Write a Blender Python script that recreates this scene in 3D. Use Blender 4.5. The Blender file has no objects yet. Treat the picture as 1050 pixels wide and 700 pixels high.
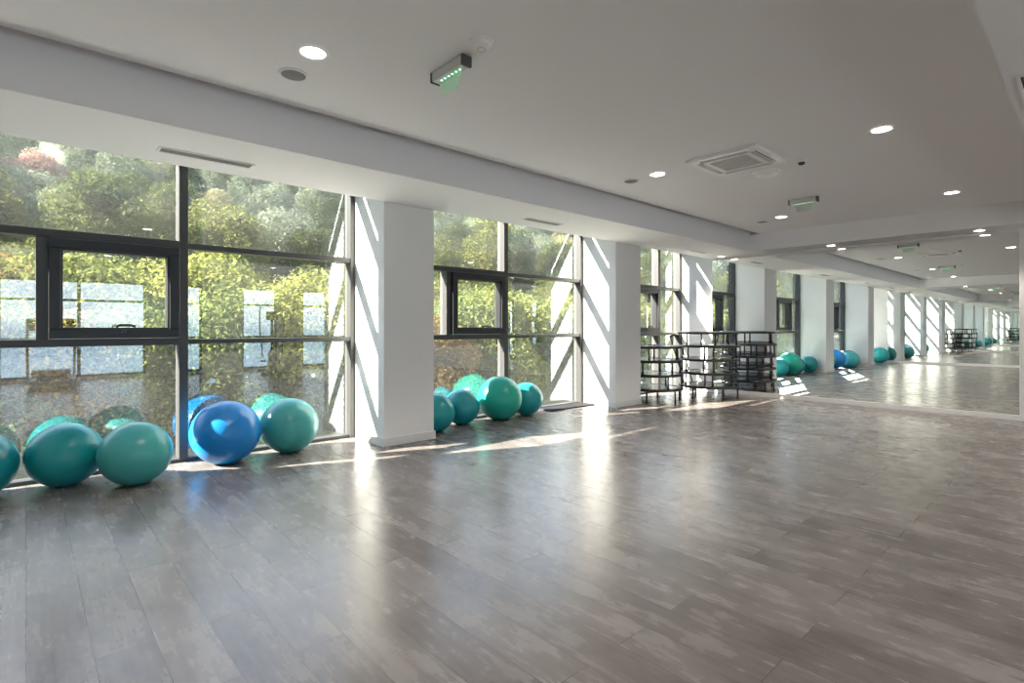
import bpy, bmesh, math, random
import numpy as np
from mathutils import Vector, Matrix, Euler

# ------------------------------------------------------------------ camera, sky, sun, exposure
S = bpy.context.scene
COL = S.collection
PI = math.pi
YAW = 0.7386
cam_d = bpy.data.cameras.new('camera')
cam = bpy.data.objects.new('camera', cam_d)
COL.objects.link(cam)
cam.location = (0, 0, 1.2)
cam.rotation_euler = (PI / 2, 0, -YAW)
cam_d.sensor_width = 36.0
cam_d.lens = 547.45 / 1050 * 36.0
cam_d.shift_y = -(350 - 335.3) / 1050
cam_d.clip_start = 0.02
cam_d.clip_end = 500
S.camera = cam

SUN_DIR = Vector((2.44, -1.0, -1.55)).normalized()
SUN_POWER = 22.0
SKY_POWER = 1.5
LAMP_POWER = 29.0
sun_d = bpy.data.lights.new('sun', 'SUN')
sun_d.energy = SUN_POWER
sun_d.angle = math.radians(0.5)
sun_d.color = (1.0, 0.93, 0.80)
sun = bpy.data.objects.new('sun', sun_d)
COL.objects.link(sun)
sun.rotation_euler = SUN_DIR.to_track_quat('-Z', 'Y').to_euler()
sun.location = (-20, 20, 20)

W = bpy.data.worlds.new('world')
S.world = W
W.use_nodes = True
nt = W.node_tree
nt.nodes.clear()
wo = nt.nodes.new('ShaderNodeOutputWorld')
bg = nt.nodes.new('ShaderNodeBackground')
tc = nt.nodes.new('ShaderNodeTexCoord')
sx = nt.nodes.new('ShaderNodeSeparateXYZ')
mr = nt.nodes.new('ShaderNodeMapRange')
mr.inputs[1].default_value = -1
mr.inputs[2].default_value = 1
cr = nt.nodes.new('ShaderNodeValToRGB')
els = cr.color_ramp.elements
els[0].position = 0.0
els[0].color = (0.85, 0.89, 0.93, 1)  # below the horizon: brightness added as fill, rising through the back windows
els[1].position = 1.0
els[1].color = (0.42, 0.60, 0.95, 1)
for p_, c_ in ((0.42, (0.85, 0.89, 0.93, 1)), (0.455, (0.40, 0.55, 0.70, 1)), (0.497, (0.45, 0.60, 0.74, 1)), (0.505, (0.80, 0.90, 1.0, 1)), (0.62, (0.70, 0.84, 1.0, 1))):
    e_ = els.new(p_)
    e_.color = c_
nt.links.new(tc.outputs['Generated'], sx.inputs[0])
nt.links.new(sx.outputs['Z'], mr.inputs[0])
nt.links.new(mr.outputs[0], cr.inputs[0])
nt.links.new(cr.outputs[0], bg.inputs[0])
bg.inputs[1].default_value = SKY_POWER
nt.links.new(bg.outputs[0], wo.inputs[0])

S.view_settings.view_transform = 'Standard'
S.view_settings.look = 'None'
S.view_settings.gamma = 1.0
S.view_settings.use_curve_mapping = False
S.view_settings.exposure = 1.66
cy = S.cycles
cy.max_bounces = 24
cy.diffuse_bounces = 7
cy.glossy_bounces = 18
cy.transmission_bounces = 12
cy.transparent_max_bounces = 40
cy.caustics_reflective = False
cy.caustics_refractive = False
cy.use_denoising = True
cy.sample_clamp_indirect = 6.0

# ------------------------------------------------------------------ dimensions
YF, YJ, YG, YO = 4.823, 5.46, 5.545, 5.60      # pillar front, frame front, glass, outer face
XL, XR = -2.877, 9.42                           # the two mirror walls
YB = -4.6                                       # wall behind the camera
HS, HC, HR = 2.459, 2.73, 3.20                  # soffit, ceiling, top of the window recess
YBEAM = 3.90
RNG = random.Random(7)


# ------------------------------------------------------------------ materials
def nodes(name):
    m = bpy.data.materials.new(name)
    m.use_nodes = True
    t = m.node_tree
    return m, t, t.nodes['Principled BSDF']


def N(t, kind, **kw):
    n = t.nodes.new(kind)
    for k, v in kw.items():
        setattr(n, k, v)
    return n


def plain(name, col, rough=0.5, metal=0.0, spec=0.5, noise=0.0, nscale=8.0, bump=0.0, bscale=60.0, coat=0.0):
    m, t, b = nodes(name)
    b.inputs['Base Color'].default_value = (*col, 1)
    b.inputs['Roughness'].default_value = rough
    b.inputs['Metallic'].default_value = metal
    b.inputs['Specular IOR Level'].default_value = spec
    b.inputs['Coat Weight'].default_value = coat
    c = N(t, 'ShaderNodeTexCoord')
    if noise:
        n = N(t, 'ShaderNodeTexNoise')
        n.inputs['Scale'].default_value = nscale
        n.inputs['Detail'].default_value = 4
        t.links.new(c.outputs['Object'], n.inputs['Vector'])
        r = N(t, 'ShaderNodeMapRange')
        r.inputs[3].default_value = 1 - noise
        r.inputs[4].default_value = 1 + noise
        t.links.new(n.outputs['Fac'], r.inputs[0])
        mx = N(t, 'ShaderNodeVectorMath', operation='SCALE')
        mx.inputs[0].default_value = col
        t.links.new(r.outputs[0], mx.inputs['Scale'])
        t.links.new(mx.outputs[0], b.inputs['Base Color'])
    if bump:
        n2 = N(t, 'ShaderNodeTexNoise')
        n2.inputs['Scale'].default_value = bscale
        t.links.new(c.outputs['Object'], n2.inputs['Vector'])
        bp = N(t, 'ShaderNodeBump')
        bp.inputs['Strength'].default_value = bump
        bp.inputs['Distance'].default_value = 0.002
        t.links.new(n2.outputs['Fac'], bp.inputs['Height'])
        t.links.new(bp.outputs[0], b.inputs['Normal'])
    return m


def emis(name, col, power):
    m, t, b = nodes(name)
    b.inputs['Base Color'].default_value = (0.8, 0.8, 0.8, 1)
    b.inputs['Emission Color'].default_value = (*col, 1)
    b.inputs['Emission Strength'].default_value = power
    return m


M = {}
M['plaster'] = plain('white_plaster', (0.84, 0.835, 0.825), 0.85, noise=0.015, nscale=2.5, bump=0.05, bscale=120)
M['ceiling'] = plain('ceiling_paint', (0.875, 0.868, 0.872), 0.9, noise=0.015, nscale=1.3)
M['white_trim'] = plain('white_trim', (0.78, 0.775, 0.76), 0.45, noise=0.01)
M['frame'] = plain('anthracite_aluminium', (0.050, 0.050, 0.051), 0.42, 0.0, 0.5, noise=0.06, nscale=20)
M['sash'] = plain('dark_sash_aluminium', (0.013, 0.0135, 0.016), 0.38, 0.0, 0.5, noise=0.06, nscale=20)
M['black_metal'] = plain('black_coated_steel', (0.014, 0.014, 0.016), 0.40, 0.0, 0.5, noise=0.08, nscale=30)
M['mat_black'] = plain('black_woven_mat', (0.085, 0.088, 0.115), 0.22, 0, 0.8, noise=0.10, nscale=60, bump=0.05, bscale=400)
M['pad_black'] = plain('black_vinyl_pad', (0.022, 0.022, 0.026), 0.45, 0, 0.5, noise=0.08, nscale=25)
M['rubber'] = plain('black_rubber', (0.02, 0.02, 0.02), 0.8, 0, 0.3, noise=0.1)
M['floor_mat'] = plain('charcoal_foam_mat', (0.035, 0.033, 0.045), 0.7, 0, 0.4, noise=0.15, nscale=40, bump=0.4, bscale=300)
M['teal'] = plain('teal_vinyl', (0.012, 0.310, 0.330), 0.30, 0, 0.5, noise=0.05, nscale=6)
M['teal_pale'] = plain('pale_teal_vinyl', (0.060, 0.385, 0.375), 0.30, 0, 0.5, noise=0.05, nscale=6)
M['teal_deep'] = plain('deep_teal_vinyl', (0.010, 0.285, 0.325), 0.27, 0, 0.5, noise=0.05, nscale=6)
M['sea_green'] = plain('sea_green_vinyl', (0.014, 0.400, 0.305), 0.30, 0, 0.5, noise=0.05, nscale=6)
M['blue'] = plain('blue_vinyl', (0.010, 0.235, 0.640), 0.30, 0, 0.5, noise=0.05, nscale=6)
M['plug'] = plain('white_plastic_plug', (0.7, 0.7, 0.68), 0.4, noise=0.01)
M['plastic_white'] = plain('white_plastic', (0.88, 0.875, 0.86), 0.4, noise=0.01)
M['plastic_grey'] = plain('grey_plastic', (0.42, 0.42, 0.41), 0.5, noise=0.02)
M['grille'] = plain('grey_grille', (0.66, 0.655, 0.64), 0.6, noise=0.05, nscale=150)
M['speaker_grille'] = plain('speaker_grille', (0.22, 0.22, 0.21), 0.7, noise=0.1, nscale=200)
M['dark_slot'] = plain('dark_slot', (0.06, 0.06, 0.06), 0.7, noise=0.05)
M['lamp_body'] = plain('grey_lamp_body', (0.66, 0.67, 0.64), 0.45, noise=0.02)
M['lamp_cap'] = plain('dark_end_cap', (0.09, 0.09, 0.09), 0.5, noise=0.03)
M['sticker'] = plain('white_sticker', (0.85, 0.85, 0.85), 0.6, noise=0.01)
M['lens'] = emis('downlight_lens', (1.0, 0.92, 0.78), 6.0)
M['led'] = emis('green_led', (0.45, 1.0, 0.62), 0.9)
M['bark'] = plain('bark', (0.10, 0.075, 0.055), 0.9, noise=0.3, nscale=12, bump=0.5, bscale=30)
M['bark_pale'] = plain('pale_bark', (0.30, 0.27, 0.23), 0.9, noise=0.3, nscale=12, bump=0.5, bscale=30)


def mirror_mat():
    m, t, b = nodes('silvered_mirror')
    b.inputs['Base Color'].default_value = (0.93, 0.955, 0.935, 1)
    b.inputs['Metallic'].default_value = 1.0
    b.inputs['Roughness'].default_value = 0.0
    return m


def glass_mat():
    # clear double glazing: sharp reflection over a clear view, plus a thin film of dust and specks on the pane
    m = bpy.data.materials.new('window_glass')
    m.use_nodes = True
    t = m.node_tree
    t.nodes.clear()
    o = N(t, 'ShaderNodeOutputMaterial')
    tr = N(t, 'ShaderNodeBsdfTransparent')
    tr.inputs[0].default_value = (0.965, 0.975, 0.97, 1)
    gl = N(t, 'ShaderNodeBsdfGlossy')
    gl.inputs['Roughness'].default_value = 0.0
    gl.inputs['Color'].default_value = (0.92, 0.97, 1.0, 1)
    fr = N(t, 'ShaderNodeLayerWeight')
    fr.inputs['Blend'].default_value = 0.5
    pw = N(t, 'ShaderNodeMath', operation='POWER')
    pw.inputs[1].default_value = 4.0
    t.links.new(fr.outputs['Facing'], pw.inputs[0])
    mr_ = N(t, 'ShaderNodeMapRange')
    mr_.inputs[3].default_value = 0.13
    mr_.inputs[4].default_value = 0.75
    t.links.new(pw.outputs[0], mr_.inputs[0])
    mix = N(t, 'ShaderNodeMixShader')
    t.links.new(mr_.outputs[0], mix.inputs[0])
    t.links.new(tr.outputs[0], mix.inputs[1])
    t.links.new(gl.outputs[0], mix.inputs[2])
    dust = N(t, 'ShaderNodeBsdfTranslucent')
    dust.inputs[0].default_value = (0.85, 0.85, 0.82, 1)
    c = N(t, 'ShaderNodeTexCoord')
    n1 = N(t, 'ShaderNodeTexNoise')
    n1.inputs['Scale'].default_value = 1.6
    n1.inputs['Detail'].default_value = 6
    t.links.new(c.outputs['Object'], n1.inputs['Vector'])
    v = N(t, 'ShaderNodeTexVoronoi')
    v.inputs['Scale'].default_value = 8
    t.links.new(c.outputs['Object'], v.inputs['Vector'])
    speck = N(t, 'ShaderNodeMapRange')
    speck.inputs[1].default_value = 0.045
    speck.inputs[2].default_value = 0.02
    speck.inputs[3].default_value = 0.0
    speck.inputs[4].default_value = 0.06
    t.links.new(v.outputs['Distance'], speck.inputs[0])
    film = N(t, 'ShaderNodeMapRange')
    film.inputs[1].default_value = 0.3
    film.inputs[2].default_value = 0.7
    film.inputs[3].default_value = 0.003
    film.inputs[4].default_value = 0.012
    t.links.new(n1.outputs['Fac'], film.inputs[0])
    add = N(t, 'ShaderNodeMath', operation='ADD')
    t.links.new(speck.outputs[0], add.inputs[0])
    t.links.new(film.outputs[0], add.inputs[1])
    mix2 = N(t, 'ShaderNodeMixShader')
    t.links.new(add.outputs[0], mix2.inputs[0])
    t.links.new(mix.outputs[0], mix2.inputs[1])
    t.links.new(dust.outputs[0], mix2.inputs[2])
    t.links.new(mix2.outputs[0], o.inputs[0])
    return m


def acrylic_mat(name, tint, glow):
    m = bpy.data.materials.new(name)
    m.use_nodes = True
    t = m.node_tree
    t.nodes.clear()
    o = N(t, 'ShaderNodeOutputMaterial')
    tr = N(t, 'ShaderNodeBsdfTransparent')
    tr.inputs[0].default_value = (*tint, 1)
    em = N(t, 'ShaderNodeEmission')
    em.inputs[0].default_value = (0.35, 0.85, 0.5, 1)
    em.inputs[1].default_value = glow
    mix = N(t, 'ShaderNodeMixShader')
    mix.inputs[0].default_value = 0.10
    t.links.new(tr.outputs[0], mix.inputs[1])
    t.links.new(em.outputs[0], mix.inputs[2])
    t.links.new(mix.outputs[0], o.inputs[0])
    return m


def floor_mat():
    m, t, b = nodes('grey_brown_plank_floor')
    c = N(t, 'ShaderNodeTexCoord')
    s = N(t, 'ShaderNodeSeparateXYZ')
    t.links.new(c.outputs['Object'], s.inputs[0])
    cb = N(t, 'ShaderNodeCombineXYZ')
    t.links.new(s.outputs['Y'], cb.inputs['X'])
    t.links.new(s.outputs['X'], cb.inputs['Y'])
    br = N(t, 'ShaderNodeTexBrick')
    br.offset = 0.37
    br.offset_frequency = 2
    br.inputs['Color1'].default_value = (0, 0, 0, 1)
    br.inputs['Color2'].default_value = (1, 1, 1, 1)
    br.inputs['Mortar'].default_value = (0.5, 0.5, 0.5, 1)
    br.inputs['Scale'].default_value = 1.0
    br.inputs['Mortar Size'].default_value = 0.0014
    br.inputs['Mortar Smooth'].default_value = 0.2
    br.inputs['Brick Width'].default_value = 1.22
    br.inputs['Row Height'].default_value = 0.184
    t.links.new(cb.outputs[0], br.inputs['Vector'])
    # offset the grain in each plank by its own random tone
    off = N(t, 'ShaderNodeVectorMath', operation='SCALE')
    off.inputs['Scale'].default_value = 9.0
    t.links.new(br.outputs['Color'], off.inputs[0])
    addv = N(t, 'ShaderNodeVectorMath', operation='ADD')
    t.links.new(cb.outputs[0], addv.inputs[0])
    t.links.new(off.outputs[0], addv.inputs[1])
    mp = N(t, 'ShaderNodeMapping')
    mp.inputs['Scale'].default_value = (1.6, 26, 1)
    t.links.new(addv.outputs[0], mp.inputs[0])
    g = N(t, 'ShaderNodeTexNoise')
    g.inputs['Scale'].default_value = 1.5
    g.inputs['Detail'].default_value = 8
    g.inputs['Roughness'].default_value = 0.65
    g.inputs['Distortion'].default_value = 0.6
    t.links.new(mp.outputs[0], g.inputs['Vector'])
    mp2 = N(t, 'ShaderNodeMapping')
    mp2.inputs['Scale'].default_value = (2.4, 5.0, 1)
    t.links.new(addv.outputs[0], mp2.inputs[0])
    g2 = N(t, 'ShaderNodeTexNoise')
    g2.inputs['Scale'].default_value = 1.4
    g2.inputs['Detail'].default_value = 6
    g2.inputs['Roughness'].default_value = 0.6
    t.links.new(mp2.outputs[0], g2.inputs['Vector'])
    w1 = N(t, 'ShaderNodeMath', operation='MULTIPLY')
    w1.inputs[1].default_value = 0.28
    t.links.new(g.outputs['Fac'], w1.inputs[0])
    w2 = N(t, 'ShaderNodeMath', operation='MULTIPLY_ADD')
    w2.inputs[1].default_value = 0.66
    t.links.new(g2.outputs['Fac'], w2.inputs[0])
    t.links.new(w1.outputs[0], w2.inputs[2])
    bw = N(t, 'ShaderNodeSeparateColor')
    t.links.new(br.outputs['Color'], bw.inputs[0])
    w3 = N(t, 'ShaderNodeMath', operation='MULTIPLY_ADD')
    w3.inputs[1].default_value = 0.14
    t.links.new(bw.outputs[0], w3.inputs[0])
    t.links.new(w2.outputs[0], w3.inputs[2])
    ramp = N(t, 'ShaderNodeValToRGB')
    e = ramp.color_ramp.elements
    e[0].position = 0.34
    e[0].color = (0.112, 0.094, 0.086, 1)
    e[1].position = 0.74
    e[1].color = (0.285, 0.254, 0.240, 1)
    k = e.new(0.52)
    k.color = (0.190, 0.166, 0.154, 1)
    t.links.new(w3.outputs[0], ramp.inputs[0])
    mx = N(t, 'ShaderNodeMix', data_type='RGBA')
    mx.inputs['B'].default_value = (0.055, 0.047, 0.042, 1)
    t.links.new(br.outputs['Fac'], mx.inputs['Factor'])
    t.links.new(ramp.outputs[0], mx.inputs['A'])
    t.links.new(mx.outputs['Result'], b.inputs['Base Color'])
    rr = N(t, 'ShaderNodeMapRange')
    rr.inputs[1].default_value = 0.3
    rr.inputs[2].default_value = 0.7
    rr.inputs[3].default_value = 0.21
    rr.inputs[4].default_value = 0.33
    t.links.new(w2.outputs[0], rr.inputs[0])
    t.links.new(rr.outputs[0], b.inputs['Roughness'])
    b.inputs['Specular IOR Level'].default_value = 0.5
    hm = N(t, 'ShaderNodeMath', operation='MULTIPLY_ADD')
    hm.inputs[1].default_value = -0.6
    t.links.new(br.outputs['Fac'], hm.inputs[0])
    t.links.new(w2.outputs[0], hm.inputs[2])
    bp = N(t, 'ShaderNodeBump')
    bp.inputs['Strength'].default_value = 0.16
    bp.inputs['Distance'].default_value = 0.004
    t.links.new(hm.outputs[0], bp.inputs['Height'])
    t.links.new(bp.outputs[0], b.inputs['Normal'])
    return m


def leaf_mat(name, cols, trans=0.35):
    m = bpy.data.materials.new(name)
    m.use_nodes = True
    t = m.node_tree
    t.nodes.clear()
    o = N(t, 'ShaderNodeOutputMaterial')
    a = N(t, 'ShaderNodeAttribute', attribute_name='tone')
    r = N(t, 'ShaderNodeValToRGB')
    e = r.color_ramp.elements
    n = len(cols)
    e[0].color = (*cols[0], 1)
    e[0].position = 0
    e[1].color = (*cols[-1], 1)
    e[1].position = 1
    for i in range(1, n - 1):
        k = e.new(i / (n - 1))
        k.color = (*cols[i], 1)
    oi = N(t, 'ShaderNodeObjectInfo')
    sh = N(t, 'ShaderNodeMapRange')
    sh.inputs[3].default_value = -0.16
    sh.inputs[4].default_value = 0.16
    t.links.new(oi.outputs['Random'], sh.inputs[0])
    ad = N(t, 'ShaderNodeMath', operation='ADD')
    t.links.new(a.outputs['Fac'], ad.inputs[0])
    t.links.new(sh.outputs[0], ad.inputs[1])
    t.links.new(ad.outputs[0], r.inputs[0])
    d = N(t, 'ShaderNodeBsdfDiffuse')
    tl = N(t, 'ShaderNodeBsdfTranslucent')
    mix = N(t, 'ShaderNodeMixShader')
    mix.inputs[0].default_value = trans
    t.links.new(r.outputs[0], d.inputs[0])
    t.links.new(r.outputs[0], tl.inputs[0])
    t.links.new(d.outputs[0], mix.inputs[1])
    t.links.new(tl.outputs[0], mix.inputs[2])
    t.links.new(mix.outputs[0], o.inputs[0])
    return m


def ground_mat():
    m, t, b = nodes('undergrowth_soil')
    c = N(t, 'ShaderNodeTexCoord')
    n = N(t, 'ShaderNodeTexNoise')
    n.inputs['Scale'].default_value = 0.9
    n.inputs['Detail'].default_value = 10
    n.inputs['Roughness'].default_value = 0.7
    t.links.new(c.outputs['Object'], n.inputs['Vector'])
    r = N(t, 'ShaderNodeValToRGB')
    e = r.color_ramp.elements
    e[0].position = 0.35
    e[0].color = (0.025, 0.032, 0.014, 1)
    e[1].position = 0.7
    e[1].color = (0.15, 0.15, 0.065, 1)
    k = e.new(0.52)
    k.color = (0.07, 0.082, 0.032, 1)
    t.links.new(n.outputs['Fac'], r.inputs[0])
    t.links.new(r.outputs[0], b.inputs['Base Color'])
    b.inputs['Roughness'].default_value = 0.95
    return m


M['bounce'] = plain('bounce_gravel', (0.62, 0.60, 0.56), 0.9, noise=0.25, nscale=45, bump=0.5, bscale=80)  # pale surface added to throw sunlight up at the soffit
M['mirror'] = mirror_mat()
M['glass'] = glass_mat()
M['acrylic'] = acrylic_mat('green_acrylic', (0.86, 0.98, 0.89), 0.25)
M['acrylic_faint'] = acrylic_mat('faint_green_acrylic', (0.94, 0.985, 0.95), 0.05)
M['floor'] = floor_mat()
M['ground'] = ground_mat()


# ------------------------------------------------------------------ mesh helpers
class MB:
    def __init__(self):
        self.bm = bmesh.new()

    def box(self, x0, x1, y0, y1, z0, z1, bev=0.0, seg=2):
        r = bmesh.ops.create_cube(self.bm, size=1.0)
        for v in r['verts']:
            v.co = Vector(((x0 + x1) / 2 + v.co.x * (x1 - x0), (y0 + y1) / 2 + v.co.y * (y1 - y0),
                           (z0 + z1) / 2 + v.co.z * (z1 - z0)))
        if bev:
            es = list({e for v in r['verts'] for e in v.link_edges})
            bmesh.ops.bevel(self.bm, geom=es, offset=bev, segments=seg, profile=0.5, affect='EDGES')
        return self

    def lathe(self, prof, seg=48, c=(0, 0, 0), closed=False):
        rings = []
        for (r, z) in prof:
            if r < 1e-6:
                rings.append([self.bm.verts.new((c[0], c[1], c[2] + z))])
            else:
                rings.append([self.bm.verts.new((c[0] + r * math.cos(2 * PI * i / seg), c[1] + r * math.sin(2 * PI * i / seg), c[2] + z)) for i in range(seg)])
        pairs = list(zip(rings, rings[1:]))
        if closed:
            pairs.append((rings[-1], rings[0]))
        for a, b in pairs:
            for i in range(seg):
                j = (i + 1) % seg
                if len(a) == 1 and len(b) == 1:
                    continue
                if len(a) == 1:
                    f = (a[0], b[j], b[i])
                elif len(b) == 1:
                    f = (a[i], a[j], b[0])
                else:
                    f = (a[i], a[j], b[j], b[i])
                self.bm.faces.new(f)
        return self

    def tube(self, pts, rad, seg=10):
        pts = [Vector(p) for p in pts]
        if not hasattr(rad, '__len__'):
            rad = [rad] * len(pts)
        rings = []
        up = None
        for i, p in enumerate(pts):
            d = (pts[min(i + 1, len(pts) - 1)] - pts[max(i - 1, 0)]).normalized()
            if up is None:
                up = d.orthogonal().normalized()
            up = (up - d * up.dot(d)).normalized()
            s = d.cross(up)
            rings.append([self.bm.verts.new(p + rad[i] * (math.cos(2 * PI * k / seg) * up + math.sin(2 * PI * k / seg) * s)) for k in range(seg)])
        for a, b in zip(rings, rings[1:]):
            for k in range(seg):
                j = (k + 1) % seg
                self.bm.faces.new((a[k], a[j], b[j], b[k]))
        self.bm.faces.new(rings[0][::-1])
        self.bm.faces.new(rings[-1])
        return self

    def build(self, name, mat, parent=None, smooth=False):
        bmesh.ops.recalc_face_normals(self.bm, faces=self.bm.faces)
        me = bpy.data.meshes.new(name)
        self.bm.to_mesh(me)
        self.bm.free()
        me.materials.append(mat)
        if smooth:
            for p in me.polygons:
                p.use_smooth = True
            me.set_sharp_from_angle(angle=math.radians(35))
        o = bpy.data.objects.new(name, me)
        COL.objects.link(o)
        if parent is not None:
            o.parent = parent
        return o


def tag(o, label=None, cat=None, group=None, kind=None):
    if label:
        o['label'] = label
    if cat:
        o['category'] = cat
    if group:
        o['group'] = group
    if kind:
        o['kind'] = kind
    return o


def empty(name, loc=(0, 0, 0), rz=0.0):
    o = bpy.data.objects.new(name, None)
    COL.objects.link(o)
    o.location = loc
    o.rotation_euler = (0, 0, rz)
    o.empty_display_size = 0.1
    return o


def struct(o, label=None):
    o['kind'] = 'structure'
    if label:
        o['label'] = label
    return o


def copy_tree(o, parent=None):
    c = o.copy()
    COL.objects.link(c)
    if parent is not None:
        c.parent = parent
    for ch in list(o.children):
        copy_tree(ch, c)
    return c


# ------------------------------------------------------------------ the room
struct(MB().box(XL - 0.2, XR + 0.2, YB - 0.2, YO, -0.2, 0.0).build('floor', M['floor']), 'grey brown wood plank floor')

# ceiling: painted board ending in a shadow gap before the window beam
struct(MB().box(XL, XR, YB, YBEAM - 0.15, HC, HC + 0.12).build('ceiling', M['ceiling']), 'plain white ceiling of the studio')
struct(MB().box(XL - 0.2, XR + 0.2, YB - 0.2, YO + 0.01, HR, HR + 0.25).build('ceiling_slab', M['ceiling']), 'ceiling slab over the window recess')
# dropped beam and soffit along the windows
struct(MB().box(XL, XR, YBEAM, YF, HS, HR).build('ceiling_beam', M['ceiling']), 'dropped ceiling beam running along the window side')
struct(MB().box(8.906, XR, YB, YBEAM, HS, HC).build('ceiling_beam', M['ceiling']), 'dropped ceiling beam across the room above the mirror wall')
struct(MB().box(XL, XL + 0.514, YB, YBEAM, HS, HC).build('ceiling_beam', M['ceiling']), 'dropped ceiling beam above the opposite mirror wall')
struct(MB().box(XL + 0.514, 8.906, -0.35, 0.325, HS, HC).build('ceiling_beam', M['ceiling']), 'dropped ceiling beam above the camera side of the room')

struct(MB().box(XR, XR + 0.2, YB - 0.2, YO, 0, HR).build('wall_right', M['plaster']), 'white end wall that carries the mirror')
struct(MB().box(XL - 0.2, XL, YB - 0.2, YO, 0, HR).build('wall_left', M['plaster']), 'white opposite end wall')

# wall behind the camera with its windows
BW = [(-2.3, -0.75), (-0.45, 2.18), (2.99, 3.40), (4.36, 5.28), (5.99, 7.0), (7.6, 9.0)]
ZB0, ZB1 = 0.06, 2.28
wb = MB()
wb.box(XL, XR, YB - 0.2, YB, 0, ZB0)
wb.box(XL, XR, YB - 0.2, YB, ZB1, HC)
xs = [XL] + [v for w_ in BW for v in w_] + [XR]
for i in range(0, len(xs), 2):
    wb.box(xs[i], xs[i + 1], YB - 0.2, YB, ZB0, ZB1)
struct(wb.build('wall_back', M['plaster']), 'white wall with windows behind the camera')


def back_window(n, x0, x1):
    r = struct(empty('window_%d' % n, ((x0 + x1) / 2, YB - 0.1, ZB0)), 'window in the wall behind the camera, seen reflected in the glass')
    f = MB()
    t = 0.05
    h = ZB1 - ZB0
    w = (x1 - x0) / 2
    f.box(-w, w, -0.04, 0.04, 0, t).box(-w, w, -0.04, 0.04, h - t, h)
    f.box(-w, -w + t, -0.04, 0.04, t, h - t).box(w - t, w, -0.04, 0.04, t, h - t)
    f.box(-w + t, w - t, -0.04, 0.04, 1.73, 1.78).box(-w + t, w - t, -0.04, 0.04, 0.85, 0.90)
    if x1 - x0 > 1.4:
        m = 0.90 - (x0 + x1) / 2 if x0 < 0 < x1 else 0
        f.box(m - 0.03, m + 0.03, -0.04, 0.04, t, h - t)
    f.build('window_frame', M['frame'], r)
    MB().box(-w + t, w - t, -0.004, 0.004, t, h - t).build('pane', M['glass'], r)


for i, (a, b) in enumerate(BW):
    back_window(i + 5, a, b)

# pillars between the window bays
PX = [(-1.165, -0.566), (2.655, 3.250), (6.476, 7.108)]
for i, (a, b) in enumerate(PX):
    p = struct(MB().box(a, b, YF, YO + 0.02, 0, HR).build('pillar', M['plaster']),
               ['white square pillar left of the first window bay, seen in the mirror', 'white square pillar between the first and second window bays', 'white square pillar left of the trampoline stacks'][i])
    s = MB()
    s.box(a - 0.016, b + 0.016, YF - 0.016, YF, 0, 0.085, 0.003)
    s.box(a - 0.016, a, YF, YF + 0.26, 0, 0.085)
    s.box(b, b + 0.016, YF, YF + 0.26, 0, 0.085)
    s.build('baseboard', M['white_trim'], p)

# ------------------------------------------------------------------ the window wall
Z1a, Z1b = 1.045, 1.105      # lower transom
Z2a, Z2b = 1.895, 1.960      # upper transom
Z3a, Z3b = 2.80, 2.88        # head beam
BAYS = [(XL, -1.165, -2.55, None), (-0.566, 2.655, 1.035, 0.09), (3.250, 6.476, 4.865, 3.905), (7.108, XR, 8.655, 7.72)]


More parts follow.
